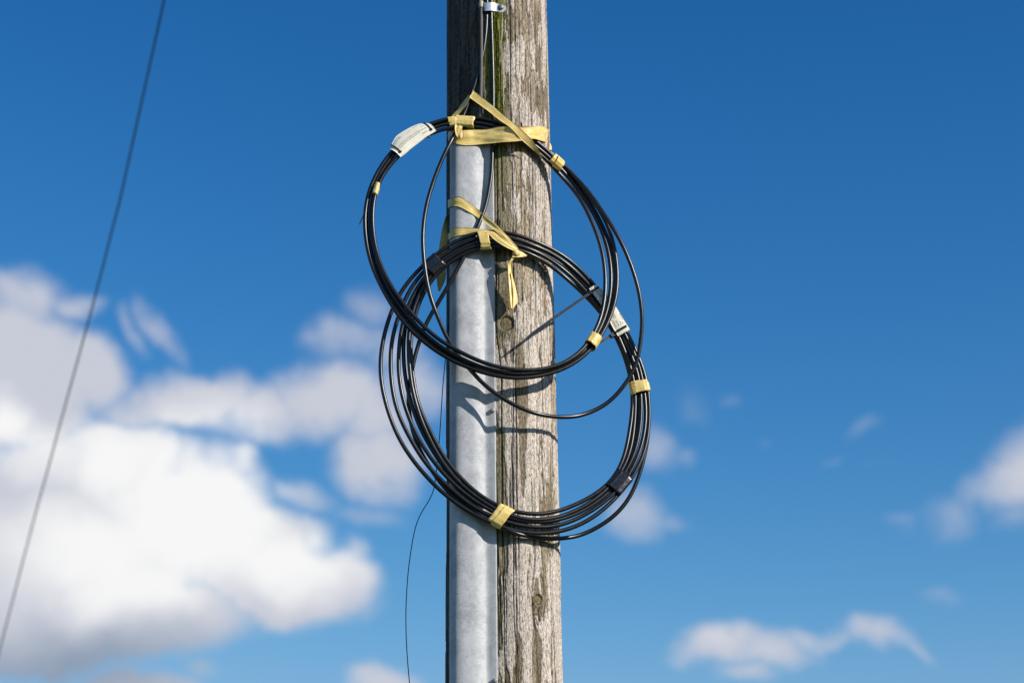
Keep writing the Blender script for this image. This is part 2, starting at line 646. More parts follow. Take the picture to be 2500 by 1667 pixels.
MOSS = mat_plain('green_moss', (.205, .225, .018), 0.9, spec=.1, nscale=140, namt=.55)
WIRE = mat_plain('dark_wire', (.012, .012, .013), 0.5, nscale=100)
FARWIRE = mat_plain('overhead_cable_sheath', (.030, .034, .040), 0.55, nscale=20)


# ------------------------------------------------------------------ ground
def ground():
    m, g, b = material('grass_verge')
    v = objvec(g)
    c = g.mix(g.ramp(g.noise(v, 0.35, 6.0, 0.6), 0.35, 0.65), rgb(.035, .055, .014), rgb(.075, .075, .03))
    g.put(b.inputs['Base Color'], c)
    b.inputs['Roughness'].default_value = 0.95
    b.inputs['Specular IOR Level'].default_value = 0.05
    bump(g, b, g.noise(v, 12.0, 4.0, 0.6), 0.6, 0.05)
    n, R = 48, 1200.0
    rad = [0.0] + list(np.geomspace(1.5, R, 22))
    V = [(0, 0, 0)]
    for r in rad[1:]:
        for k in range(n):
            a = 2 * math.pi * k / n
            V.append((r * math.cos(a), r * math.sin(a), (0.05 * math.sin(r * 0.7 + 3 * a) if r < 40 else 0.0) * min(1, r / 8)))
    F = [(0, 1 + k, 1 + (k + 1) % n) for k in range(n)]
    for i in range(len(rad) - 2):
        for k in range(n):
            s, e = 1 + i * n, 1 + (i + 1) * n
            F.append((s + k, e + k, e + (k + 1) % n, s + (k + 1) % n))
    o = mesh_obj('ground', V, F, m, origin=(0, 0, 0))
    tag(o, kind='structure')


ground()

# ------------------------------------------------------------------ wooden pole
P_TOP, P_BOT = at(1212.5, 0, 0.0), at(1231.5, 1667, 0.0)


def px_size(p):
    return K * float(np.dot(p - CAM, FW))


R_TOP, R_BOT = 119.5 * px_size(P_TOP), 142.5 * px_size(P_BOT)


def axis(z):
    t = (z - P_BOT[2]) / (P_TOP[2] - P_BOT[2])
    return P_BOT + (P_TOP - P_BOT) * t


def radius(z):
    t = (z - P_BOT[2]) / (P_TOP[2] - P_BOT[2])
    return R_BOT + (R_TOP - R_BOT) * t


def on_pole(px, py):
    """angle and height of the pole's front surface seen at a photo pixel"""
    y = -0.1
    for _ in range(6):
        p = at(px, py, y)
        a, r = axis(p[2]), radius(p[2])
        dx = np.clip((p[0] - a[0]) / r, -0.999, 0.999)
        y = a[1] - r * math.sqrt(1 - dx * dx)
    p = at(px, py, y)
    return math.asin(dx), p[2], p


def pole_pt(alpha, z, extra=0.0):
    a, r = axis(z), radius(z) + extra
    return np.array((a[0] + r * math.sin(alpha), a[1] - r * math.cos(alpha), z))


pole = thing('wooden_pole', axis(0.0), 'tall round weathered grey wooden utility pole carrying the cable coils', 'utility pole')

KNOTS = [on_pole(1237, 790), on_pole(1314, 1463)]


def build_shaft():
    zlo, zhi = P_BOT[2] - 0.06, P_TOP[2] + 0.06
    rows_z = np.concatenate([np.linspace(-0.5, zlo, 40, endpoint=False), np.linspace(zlo, zhi, 1150), np.linspace(zhi, 7.6, 60)[1:]])
    front = np.linspace(math.radians(-100), math.radians(100), 340)
    back = np.linspace(math.radians(100), math.radians(260), 60)[1:-1]
    al = np.concatenate([front, back])
    m, n = len(al), len(rows_z)
    A, Z = np.meshgrid(al, rows_z)
    R = radius(Z)
    S = A * 0.125                                  # arc length
    # grain bends round the knots
    wob = (fbm(S * 3, Z * 1.3, 3, 3) - 0.5) * 0.05
    Sg = S + wob * 0.25
    for (ka, kz, _), kr in zip(KNOTS, (0.016, 0.0105)):
        dx, dz = S - ka * 0.125, Z - kz
        q = np.exp(-(dx / 0.03) ** 2 - (dz / 0.06) ** 2)
        Sg = Sg + np.sign(dx) * -0.012 * q * np.minimum(1, np.abs(dx) / 0.006)
    streak = fbm(Sg * 260, Z * 5.5, 11, 3)
    streak2 = fbm(Sg * 90, Z * 2.2, 12, 3)
    coarse = fbm(Sg * 38, Z * 3.2, 14, 4)
    low = fbm(S * 9, Z * 1.2, 21, 3)
    disp = (low - 0.5) * 0.004 + (streak - 0.5) * 0.0012 + (streak2 - 0.5) * 0.0026
    # flaking outer layer: pale raised patches, with long ragged vertical ends
    zt = (Z - P_BOT[2]) / (P_TOP[2] - P_BOT[2])    # 0 at the foot of the picture, 1 at its top
    fl = fbm(Sg * 42, Z * 6.5, 31, 4, 0.55) + 0.17 * (fbm(Sg * 300, Z * 14, 33, 2) - 0.5)
    bias = np.interp(zt, [-0.2, 0.12, 0.34, 0.42, 0.6, 0.72, 0.9, 1.2], [0.015, 0.02, 0.012, -0.02, 0.0, 0.02, 0.05, 0.07])
    bias = bias + 0.035 * sstep(0.0, 0.8, A)
    flake = sstep(0.50, 0.535, fl + bias)
    disp = disp + flake * 0.0017
    # long drying cracks
    rng = np.random.default_rng(8)
    crack = np.zeros_like(S)
    for k in range(190):
        a0 = rng.uniform(-1.5, 1.65)
        z0 = rng.uniform(zlo - 0.1, zhi + 0.1)
        ln = rng.choice([0.05, 0.10, 0.2, 0.45, 0.9]) * rng.uniform(0.7, 1.3)
        w = rng.uniform(0.00055, 0.0013) * (1.35 if ln > 0.4 else 1.0)
        cen = a0 * 0.125 + (fbm(np.full_like(rows_z, k * 3.1), rows_z * 4, 50, 3) - 0.5) * 0.012
        end = np.clip(1 - ((rows_z - z0) / (ln / 2)) ** 2, 0, 1) ** 0.5
        wr = (w * end * (0.5 + fbm(np.full_like(rows_z, k * 1.7), rows_z * 25, 51, 2)))[:, None]
        d = np.abs(Sg - cen[:, None])
        crack = np.maximum(crack, np.where(wr > 1e-5, np.clip(1.25 - d / np.maximum(wr, 1e-6), 0, 1), 0))
    ka, kz, _ = on_pole(1318, 872)                  # the short open split
    d = np.abs(S - ka * 0.125 - 0.002 * np.sin(Z * 90))
    crack = np.maximum(crack, np.clip(1.4 - d / (0.0030 * np.clip(1 - ((Z - kz) / 0.036) ** 2, 0.001, 1)), 0, 1) * (np.abs(Z - kz) < 0.036))
    ka, kz, _ = on_pole(1352, 1600)                 # long split low on the right
    d = np.abs(S - ka * 0.125 - 0.004 * fbm(Z * 12, Z * 0, 61, 3))
    crack = np.maximum(crack, np.clip(1.3 - d / (0.0021 * np.clip(1 - ((Z - kz) / 0.085) ** 2, 0.001, 1)), 0, 1) * (np.abs(Z - kz) < 0.085))
    disp = disp - crack * 0.0042
    # sockets round the knots
    for (ka, kz, _), kr in zip(KNOTS, (0.0155, 0.0100)):
        dd = np.hypot(S - ka * 0.125, (Z - kz) * 0.9)
        disp = disp + 0.0028 * np.exp(-((dd - kr * 1.35) / (kr * 0.42)) ** 2) - 0.006 * sstep(kr * 1.12, kr * 0.8, dd)
    rr = R + disp
    ax = axis(Z.ravel()[:, None])
    X = ax[:, 0] + (rr * np.sin(A)).ravel()
    Y = ax[:, 1] - (rr * np.cos(A)).ravel()
    V = np.stack([X, Y, Z.ravel()], axis=1)
    i = np.arange(n - 1)[:, None]
    j = np.arange(m)[None, :]
    j2 = (j + 1) % m
    F = np.stack([i * m + j, i * m + j2, (i + 1) * m + j2, (i + 1) * m + j], axis=-1).reshape(-1, 4)
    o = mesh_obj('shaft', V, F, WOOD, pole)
    # colours of the wood itself
    base = np.array((.37, .315, .235))
    dark = np.array((.120, .092, .052))
    pale = np.array((.61, .545, .495))
    warm = np.array((.415, .34, .255))
    oliv = np.array((.165, .145, .060))
    def lerp(a, b, t):
        return a * (1 - t[..., None]) + b * t[..., None]
    c = lerp(base, warm, sstep(0.35, 0.7, low))
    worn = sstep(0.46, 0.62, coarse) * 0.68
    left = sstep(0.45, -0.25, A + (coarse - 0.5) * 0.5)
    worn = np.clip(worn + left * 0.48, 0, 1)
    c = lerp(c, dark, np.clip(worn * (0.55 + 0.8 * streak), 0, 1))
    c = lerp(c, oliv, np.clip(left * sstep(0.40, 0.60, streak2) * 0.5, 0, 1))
    c = lerp(c, dark, sstep(0.57, 0.70, streak) * 0.62)
    c = lerp(c, pale, flake * (0.55 + 0.4 * fbm(Sg * 200, Z * 18, 71, 2)))
    c = lerp(c, np.array((.02, .017, .012)), np.clip(crack, 0, 1) * 0.92)
    edge = np.clip(fl + bias - 0.485, 0, 1)
    c = lerp(c, dark * 0.6, ((edge > 0) & (edge < 0.026)) * 0.62)
    # green algae beside the steel guard, thick above the guard's end
    ma = sstep(0.24, 0.02, A + (coarse - 0.5) * 0.35) * sstep(-0.34, -0.16, A)
    ztop = sstep(0.60, 0.84, zt)
    c = lerp(c, np.array((.165, .175, .018)), np.clip(ma * (0.10 + 0.95 * ztop) * (0.4 + 1.1 * streak2), 0, 0.9))
    # wood colour goes to a dark brown-black round the left side
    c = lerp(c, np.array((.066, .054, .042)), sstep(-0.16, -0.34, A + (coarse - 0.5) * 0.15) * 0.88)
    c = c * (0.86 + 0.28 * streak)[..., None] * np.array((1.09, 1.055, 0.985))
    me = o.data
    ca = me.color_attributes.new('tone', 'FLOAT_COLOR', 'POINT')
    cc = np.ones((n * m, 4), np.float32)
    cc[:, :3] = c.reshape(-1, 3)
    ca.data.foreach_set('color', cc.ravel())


build_shaft()


def build_knot(alpha, z, r):
    nr, na = 9, 30
    V, F, T = [], [], []
    rng = np.random.default_rng(int(z * 1000))
    for i in range(nr):
        q = i / (nr - 1)
        for k in range(na):
            a = 2 * math.pi * k / na
            rr = r * q * (1 + 0.07 * math.sin(3 * a + 1) + 0.05 * math.sin(5 * a))
            h = 0.0004 * math.cos(q * 19) + 0.0010 * rng.random() - 0.0016 - 0.001 * q
            V.append(pole_pt(alpha + rr * math.cos(a) / 0.125, z + rr * math.sin(a) * 1.05, h))
            g_ = np.array((.185, .145, .075)) * (1 + 0.22 * math.cos(q * 19 + math.sin(a * 2)) + 0.3 * (rng.random() - .5)) * (0.45 if q > .9 else 1)
            T.append(g_)
    for i in range(nr - 1):
        for k in range(na):
            F.append((i * na + k, i * na + (k + 1) % na, (i + 1) * na + (k + 1) % na, (i + 1) * na + k))
    o = mesh_obj('knot', V, F, WOOD, pole)
    ca = o.data.color_attributes.new('tone', 'FLOAT_COLOR', 'POINT')
    cc = np.ones((len(T), 4), np.float32)
    cc[:, :3] = T
    ca.data.foreach_set('color', cc.ravel())
    return o


build_knot(KNOTS[0][0], KNOTS[0][1], 0.0150)
build_knot(KNOTS[1][0], KNOTS[1][1], 0.0095)


def build_moss():
    rng = np.random.default_rng(4)
    V, F = [], []
    z0, z1 = at(1200, 330, -.12)[2], at(1200, 20, -.12)[2]
    for k in range(9000):
        t = rng.random()
        z = z0 + (z1 - z0) * t
        a = rng.normal(0.03, 0.10)
        if a > 0.24 or a < -0.32:
            continue
        if fbm(np.array(a * 22.0), np.array(z * 13.0), 91, 3) < 0.44:
            continue
        p = pole_pt(a, z, 0.0005)
        up = np.array((0, 0, 1.0))
        nrm = np.array((math.sin(a), -math.cos(a), 0))
        tg = np.array((math.cos(a), math.sin(a), 0))
        w = rng.uniform(0.0006, 0.0013)
        h = rng.uniform(0.0012, 0.0034)
        dv = nrm * rng.uniform(0.4, 1) + up * rng.uniform(-0.9, 0.5) + tg * rng.uniform(-.7, .7)
        sd = tg * rng.uniform(-1, 1) + up * rng.uniform(-1, 1)
        sd /= np.linalg.norm(sd)
        b = len(V)
        V += [p - sd * w, p + sd * w, p + dv * h]
        F.append((b, b + 1, b + 2))
    o = mesh_obj('moss', V, F, MOSS, pole, smooth=False)
    tag(o, kind='stuff')


build_moss()

# ------------------------------------------------------------------ galvanised guard over the cables
G_ANG = math.radians(-37.0)
G_R = 0.0445
z_gt, z_gb = at(1150, 332, -0.13)[2], 0.25
guard = thing('cable_guard', pole_pt(G_ANG, z_gb), 'dull grey galvanised steel cable guard fixed along the left face of the wooden pole', 'cable guard')


G_FACE = math.radians(6.0)                     # way the flat of the crown faces


def guard_profile(R):
    """(tangent, normal) outline across the guard, seen from above, outer face: flange, crown, flange"""
    rf = R + 0.003
    nv = math.sqrt(rf * rf - 0.0445 ** 2) - R
    cg, sg, cf, sf = math.cos(G_ANG), math.sin(G_ANG), math.cos(G_FACE), math.sin(G_FACE)
    crown = []
    for ph in np.linspace(math.radians(72), math.radians(-90), 71):
        e = 2.0 / (2.15 if ph > 0 else 3.3)
        u = G_R * np.sign(math.sin(ph)) * abs(math.sin(ph)) ** e
        w = G_R * abs(math.cos(ph)) ** e
        dx, dy = u * cf + w * sf, u * sf - w * cf
        crown.append((dx * cg + dy * sg, nv + dx * sg - dy * cg))
    while math.hypot(crown[0][0], R + crown[0][1]) < rf + 0.0012:
        crown.pop(0)                           # the crown runs out into the flange where it meets the pole
    a0 = math.atan2(crown[0][0], R + crown[0][1])
    a1 = math.atan2(crown[-1][0], R + crown[-1][1])
    right = [(rf * math.sin(a0 + t / rf), rf * math.cos(a0 + t / rf) - R) for t in np.linspace(0.0245, 0.0040, 7)]
    left = [(rf * math.sin(a1 - t / rf), rf * math.cos(a1 - t / rf) - R) for t in np.linspace(0.0030, 0.0200, 6)]
    P = np.array(right + crown + left)
    for _ in range(2):
        Q = P.copy()
        Q[1:-1] = 0.25 * P[:-2] + 0.5 * P[1:-1] + 0.25 * P[2:]
        P = Q
    return P


def guard_pts(z, prof):
    a, R = axis(z), radius(z)
    rd = np.array((math.sin(G_ANG), -math.cos(G_ANG), 0))
    tg = np.array((math.cos(G_ANG), math.sin(G_ANG), 0))
    return a + rd * (R + prof[:, 1:2]) + tg * prof[:, 0:1]


def build_guard():
    zs = np.concatenate([np.linspace(z_gb, P_BOT[2] - .1, 20, endpoint=False), np.linspace(P_BOT[2] - .1, z_gt, 150)])
    rows = []
    for z in zs:
        pr = guard_profile(radius(z))
        dent = (fbm(pr[:, 0] * 30 + 5, np.full(len(pr), z * 4.0), 77, 3) - 0.5) * 0.0016
        T = np.gradient(pr, axis=0)
        N = np.stack([-T[:, 1], T[:, 0]], axis=1)
        N /= np.linalg.norm(N, axis=1)[:, None]
        N *= np.sign(N[len(N) // 2, 1])
        outer = pr + N * dent[:, None]
        inner = pr - N * 0.0026
        rows.append(np.vstack([guard_pts(z, outer), guard_pts(z, inner[::-1])]))
    G = np.array(rows)
    n, m = G.shape[:2]
    i = np.arange(n - 1)[:, None]
    j = np.arange(m)[None, :]
    j2 = (j + 1) % m
    F = np.stack([i * m + j, i * m + j2, (i + 1) * m + j2, (i + 1) * m + j], axis=-1).reshape(-1, 4)
    h = m // 2
    caps = []
    for b in (0, (n - 1) * m):
        for k in range(h - 1):
            caps.append((b + k, b + k + 1, b + m - 2 - k, b + m - 1 - k))
    F = np.vstack([F, np.array(caps)])
    mesh_obj('channel', G.reshape(-1, 3), F, GALV, guard)


build_guard()


def stud(name, p, nrm, r, h, mat, parent, dome=0.35, sides=14, collar=True):
    """round headed fixing standing out along nrm"""
    nrm = np.asarray(nrm, float)
    nrm /= np.linalg.norm(nrm)
    u = np.cross(nrm, (0, 0, 1.0))
    u /= np.linalg.norm(u)
    v = np.cross(nrm, u)
    prof = [(r * 1.5, -0.001), (r * 1.5, h * .16), (r * 1.02, h * .20)] if collar else [(r, -0.001)]
    prof += [(r, h * (1 - dome)), (r * .86, h * (1 - dome * .45)), (r * .5, h * .97), (r * .12, h)]
    V, F = [], []
    for rr, hh in prof:
        for k in range(sides):
            a = 2 * math.pi * k / sides
            V.append(p + nrm * hh + (u * math.cos(a) + v * math.sin(a)) * rr)
    for i in range(len(prof) - 1):
        for k in range(sides):
            F.append((i * sides + k, i * sides + (k + 1) % sides, (i + 1) * sides + (k + 1) % sides, (i + 1) * sides + k))
    F.append(tuple((len(prof) - 1) * sides + k for k in range(sides)))
    return mesh_obj(name, V, F, mat, parent)


for (px, py) in ((1203, 1003), (1209, 1661)):
    a_, z_, _ = on_pole(px, py)
    stud('bolt', pole_pt(a_, z_, 0.003), (math.sin(a_ + .3), -math.cos(a_ + .3), 0), 0.0056, 0.0050, BOLT, guard, collar=False)
zl = at(1090, 1225, -.02)[2]
al_ = G_ANG - 0.47
stud('bolt', pole_pt(al_, zl, 0.003), (math.sin(al_), -math.cos(al_), 0), 0.0055, 0.007, BOLT, guard)

def dome_y(px, py, off=0.0028):
    """depth just outside the guard's front where the photo shows this pixel"""
    y = -0.12
    for _ in range(8):
        p = at(px, py, y)
        pr = guard_profile(radius(p[2]))
        T = np.gradient(pr, axis=0)
        N = np.stack([-T[:, 1], T[:, 0]], axis=1)
        N /= np.linalg.norm(N, axis=1)[:, None]
        N *= np.sign(N[len(N) // 2, 1])
        W = guard_pts(p[2], pr + N * off)
        k = int(np.argmin(W[:, 0]))
        W = W[:k + 1][::-1]
        y = float(np.interp(p[0], W[:, 0], W[:, 1]))
    return y


# ------------------------------------------------------------------ cable coils
CR = 0.00475


def polar_turn(pts, cx, cy, n=220, harm=9):
    """closed turn through traced points as a smooth r(angle) about a centre; returns angle, radius"""
    P = catmull(np.array(pts, float), 600, True)
    a = np.unwrap(np.arctan2(P[:, 1] - cy, P[:, 0] - cx))
    r = np.hypot(P[:, 0] - cx, P[:, 1] - cy)
    M = [np.ones_like(a)]
    for k in range(1, harm + 1):
        M += [np.cos(k * a), np.sin(k * a)]
    co, *_ = np.linalg.lstsq(np.stack(M, 1), r, rcond=None)
    t = np.linspace(0, 2 * np.pi, n, endpoint=False)
    M = [np.ones_like(t)]
    for k in range(1, harm + 1):
        M += [np.cos(k * t), np.sin(k * t)]
    return t, np.stack(M, 1) @ co


def ang_interp(t, table):
    """smooth periodic interpolation; table: degrees (0 right, 90 down in the photo) -> value"""
    d = np.radians([x[0] for x in table])
    v = np.array([x[1] for x in table], float)
    d = np.concatenate([d - 2 * np.pi, d, d + 2 * np.pi])
    v = np.concatenate([v, v, v])
    k = np.interp(t, d, v)
    E = np.concatenate([k, k, k])
    ker = np.hanning(17)
    ker /= ker.sum()
    return np.convolve(E, ker, 'same')[len(k):2 * len(k)]


TURN_RNG = np.random.default_rng(77)


def turn(parent, t, r, cx, cy, y, name='cable_turn'):
    # no turn of a real coil is quite even
    r = r + sum(TURN_RNG.normal(0, 1.5 / k ** 0.5) * np.cos(k * t + TURN_RNG.uniform(0, 6.28)) for k in (3, 5, 7, 9, 12))* 0.55
    y = y + 0.0008 * np.cos(6 * t + TURN_RNG.uniform(0, 6.28))
    P = np.array([at(cx + rr * math.cos(a), cy + rr * math.sin(a), yy) for a, rr, yy in zip(t, r, y)])
    P = soften(P, 2.0, True)
    return tube(name, P, CR, CABLE, parent, sides=14, closed=True)


# upper coil
T1 = [(1125, 286), (1158, 289.7), (1190, 294), (1220, 300), (1260, 317), (1306, 343), (1346, 377), (1372, 405), (1401, 436), (1427, 465),
      (1450, 494), (1470, 526), (1487, 560), (1500, 601), (1507, 641), (1508.6, 675), (1505.7, 710), (1498, 750), (1486, 783),
      (1469, 815), (1452, 841), (1431, 861), (1410, 878), (1380, 898), (1341, 913), (1303, 921), (1252, 923), (1201, 916), (1185, 912),
      (1137, 895), (1089, 871), (1041, 838), (994, 795), (962, 757), (948, 732), (921, 681), (902, 630), (893.4, 579), (893, 520),
      (900, 470), (915, 430), (935, 398), (954.5, 372), (985, 341), (1015, 319), (1050, 303), (1071, 295.5), (1093, 290)]
T2 = [(1125, 297), (1158, 299.4), (1190, 303.5), (1217, 309), (1255, 325), (1302, 352), (1343, 388), (1385, 429), (1415, 467), (1440, 508),
      (1458, 543), (1475.5, 584), (1487, 624), (1491, 658), (1491, 693), (1487, 739), (1478.4, 773), (1464, 807.6), (1448, 832),
      (1427, 855), (1396, 881), (1354, 900), (1303, 911), (1252, 911), (1201, 903), (1169, 893), (1105, 863), (1057, 834), (1008, 785),
      (965, 732), (938, 681), (916, 630), (906.5, 579), (902, 520), (908, 472), (924, 430), (943, 402), (964, 378.5), (992, 350),
      (1022, 328), (1060, 312), (1081.6, 306), (1098.7, 302)]
T3 = [(1125, 308), (1158, 311), (1184, 315), (1216, 322), (1250, 335), (1300, 363), (1335, 393), (1359, 416), (1378, 438), (1401, 466),
      (1424, 500.5), (1444, 538), (1458, 575), (1468.4, 612), (1475.5, 647), (1478.4, 681), (1478, 716), (1472.7, 750), (1464, 782),
      (1452.6, 811), (1440, 833), (1422, 853), (1395, 874), (1354, 895), (1303, 904), (1252, 901.5), (1201, 892.5), (1150, 873), (1105, 848),
      (1073, 829), (1028.6, 791.5), (997, 756), (977, 731), (945, 681), (923, 630), (912.5, 579), (910, 520), (915, 475), (930, 436),
      (950, 406), (972.6, 382.7), (1000, 356), (1030, 335), (1065.6, 321), (1081.6, 316), (1102, 312)]
ucx, ucy = 1200, 605
upper = thing('cable_coil', at(1200, 605, -0.15), 'upper black cable coil in front, held to the pole by a wide yellow tape', 'cable coil', 'black cable coils on the pole')
UY = [(0, -.076), (30, -.092), (45, -.112), (60, -.138), (80, -.171), (95, -.180), (135, -.180), (180, -.168), (225, -.154), (245, -.143), (262, -.132), (272, -.132), (284, -.128), (294, -.112), (303, -.088), (317, -.060), (330, -.062), (345, -.070)]
tt, r1 = polar_turn(T1, ucx, ucy)
_, r2 = polar_turn(T2, ucx, ucy)
_, r3 = polar_turn(T3, ucx, ucy)
uy = ang_interp(tt, UY)
# strands lie side by side at the tie and are heaped at the foot of the coil
heap = ang_interp(tt, [(0, .3), (60, .9), (100, 1.0), (140, 1.0), (200, .7), (250, 0), (300, 0), (330, .2)])
turn(upper, tt, r1, ucx, ucy, uy + 0.003 * heap)
turn(upper, tt, r2, ucx, ucy, uy + 0.001 * heap)
turn(upper, tt, r3, ucx, ucy, uy - 0.0065 * heap)
turn(upper, tt, 0.5 * r1 + 0.5 * r2 + 1.5 * np.sin(tt * 3), ucx, ucy, uy + 0.0095)


def lead(parent, pts, n, k=5.0, name='cable_lead', rad=CR):
    P = soften(catmull(at_many(pts), n), k)
    return tube(name, P, rad, CABLE, parent, sides=14)


# the lead from the clamp, once round loosely and back into the coil
lead(upper, [(1188.5, -60, -.119), (1188.5, 5, -.119), (1188, 40, -.119), (1186.5, 75, -.119), (1181, 120, -.118), (1173, 157, -.117), (1162, 198, -.116), (1155, 219, -.116),
             (1146, 245, -.116), (1133, 279, -.116), (1125, 297, -.118), (1118, 312, -.126), (1110, 328, -.139), (1103, 342, -.145), (1090, 366, -.149), (1073, 404, -.151), (1058, 444, -.153), (1045, 486, -.156),
             (1036, 530, -.158), (1032, 578, -.160), (1034, 625, -.162), (1040, 675, -.162), (1051, 726, -.158), (1064, 762, -.155), (1077, 793, -.156),
             (1088, 820, -.157), (1102, 842, -.159), (1130, 884, -.162), (1150, 903, -.165), (1163, 920, -.168), (1188, 944, -.171), (1219, 967, -.168),
             (1252, 987, -.165), (1293, 1005, -.157), (1328.6, 1014, -.141), (1366.8, 1018, -.114), (1405, 1016.6, -.090), (1431, 1010, -.078), (1456, 1000, -.070),
             (1482, 984.7, -.065), (1507, 961.7, -.063), (1532, 929, -.062), (1549.5, 898, -.063), (1559.4, 865, -.065), (1564.6, 826, -.067),
             (1568, 788, -.070), (1564.5, 739, -.074), (1556, 695.6, -.078), (1541.6, 650, -.082), (1524, 607, -.085), (1504, 569, -.086), (1481, 532, -.082),
             (1458, 497, -.078), (1432, 462, -.074), (1400, 428, -.070), (1368, 395, -.074), (1340, 370, -.090)], 620, 5.0)

# lower coil
M1 = [(1166, 567.5), (1200, 565), (1234, 569), (1272, 576.5), (1306, 589), (1343.5, 605), (1378, 626.7), (1412, 655), (1450, 695.6), (1495, 753), (1532.7, 813.8),
      (1550.5, 852), (1563, 885), (1573, 916), (1580, 940), (1584, 975), (1585, 1010), (1582, 1060), (1575, 1101), (1565, 1127), (1550, 1153),
      (1534, 1178), (1517, 1200), (1499, 1218), (1471, 1246), (1433, 1271), (1394, 1289), (1356, 1299), (1318, 1302), (1280, 1300), (1239, 1290), (1200, 1275),
      (1153, 1254), (1115, 1229), (1079.7, 1200), (1048, 1171), (1019, 1139), (993.5, 1101), (974, 1066), (955, 1027), (941, 986), (932, 935),
      (928, 887), (931, 846), (942, 804), (958, 757), (977.5, 716), (1003, 679), (1029, 651), (1067, 620), (1095, 601), (1125.5, 581)]
M4 = [(1171, 606), (1200, 602.5), (1240, 605), (1272, 612), (1300.5, 622), (1329, 638), (1358, 658), (1389, 684), (1418, 710), (1440, 733), (1474, 776),
      (1505, 826), (1520, 857), (1532.7, 893), (1540, 926), (1544, 959), (1543.5, 1005), (1538, 1050), (1527, 1101), (1510, 1147), (1489, 1175),
      (1463, 1197), (1432.6, 1218), (1394, 1238), (1356, 1250), (1318, 1255), (1280, 1253), (1239, 1244), (1213, 1233), (1178, 1211), (1139, 1180),
      (1114, 1153), (1088, 1120), (1067, 1088), (1048, 1050), (1031, 1011), (1019, 973), (1010, 929), (1005, 887), (1003, 846), (1006, 807),
      (1013, 767), (1023.5, 737), (1039, 706), (1054, 681), (1067, 665), (1088, 647), (1118, 629)]
lcx, lcy = 1265, 930
lower = thing('cable_coil', at(1265, 930, -0.14), 'lower black cable coil of many turns, hung behind the other coil', 'cable coil', 'black cable coils on the pole')
LY = [(0, -.043), (20, -.047), (45, -.070), (70, -.103), (85, -.135), (100, -.150), (120, -.153), (150, -.148), (180, -.148), (215, -.148), (245, -.151), (260, -.147), (270, -.140), (279, -.124), (287, -.088), (297, -.068), (306, -.063), (330, -.055)]
_, s1 = polar_turn(M1, lcx, lcy, harm=11)
_, s4 = polar_turn(M4, lcx, lcy, harm=11)
ly = ang_interp(tt, LY)
rngc = np.random.default_rng(5)
for q, dy in ((0.0, 0.000), (0.27, -0.0015), (0.53, 0.001), (0.66, 0.007), (0.78, -0.001), (1.0, 0.0015)):
    # fraction shifts a little round the coil so the turns cross one another
    qq = q
    if q not in (0.0, 1.0):
        qq = q + 0.055 * np.sin(tt * 2 + rngc.uniform(0, 6)) + ang_interp(tt, [(0, 0), (90, 0), (150, .07), (190, .10), (230, .03), (270, -.02)])
    turn(lower, tt, s1 * (1 - qq) + s4 * qq, lcx, lcy, ly + dy + 0.0012 * np.sin(3 * tt + 9 * q))

lead(lower, [(1199, -60, -.121), (1199, 5, -.121), (1199, 40, -.121), (1199.8, 70, -.121), (1201.5, 120, -.122), (1203, 180, -.123), (1203.8, 230, -.125), (1203.5, 290, -.128), (1202, 350, -.129), (1200.3, 412, -.129),
             (1195.7, 451, -.130), (1187, 497, -.132), (1177, 527, -.136), (1166, 555, -.141), (1150, 592, -.1425), (1133, 627, -.1435), (1115, 660, -.143), (1095, 696, -.141),
             (1074.5, 731, -.136), (1054, 765, -.131), (1039, 793, -.128), (1028, 821, -.127), (1016, 858, -.127), (1006.5, 900, -.127), (999, 941, -.128),
             (997, 973, -.129), (1000, 1014, -.130), (1007, 1050, -.131), (1019, 1085, -.132), (1035, 1117, -.133), (1054, 1148, -.135), (1080, 1184, -.138),
             (1118, 1222, -.141), (1168, 1258, -.142), (1226, 1288, -.143), (1258, 1301, -.146), (1280, 1307, -.132), (1313, 1313, -.114), (1343, 1315, -.095), (1382, 1312.8, -.072), (1420, 1305, -.055),
             (1458, 1287, -.048), (1496, 1261.5, -.044), (1527, 1228.6, -.041), (1547.5, 1193, -.039), (1562.8, 1152, -.037), (1573, 1114, -.035), (1581, 1070, -.033),
             (1583, 1020, -.032), (1580, 975, -.032), (1574, 945, -.033)], 560, 4.0)


# ------------------------------------------------------------------ yellow tape
def coil_y(table, cx, cy, *pts):
    out = [float(np.interp(math.atan2(q[1] - cy, q[0] - cx) % (2 * np.pi), tt, table)) for q in pts]
    return out[0] if len(out) == 1 else out


def up_y(*pts):
    return coil_y(uy, ucx, ucy, *pts)


def low_y(*pts):
    return coil_y(ly, lcx, lcy, *pts)


def A_(pts, ys):
    if np.ndim(ys) == 0:
        ys = [ys] * len(pts)
    return [(p[0], p[1], y) for p, y in zip(pts, ys)]


tie1 = thing('yellow_tape', at(1240, 320, -0.145), 'wide yellow tape tie across the pole at the top of the upper coil', 'tape', 'yellow tape ties')
def hug(pts):
    """points given without a depth lie on the guard"""
    return [(p[0], p[1], p[2] if len(p) > 2 else dome_y(p[0], p[1])) for p in pts]


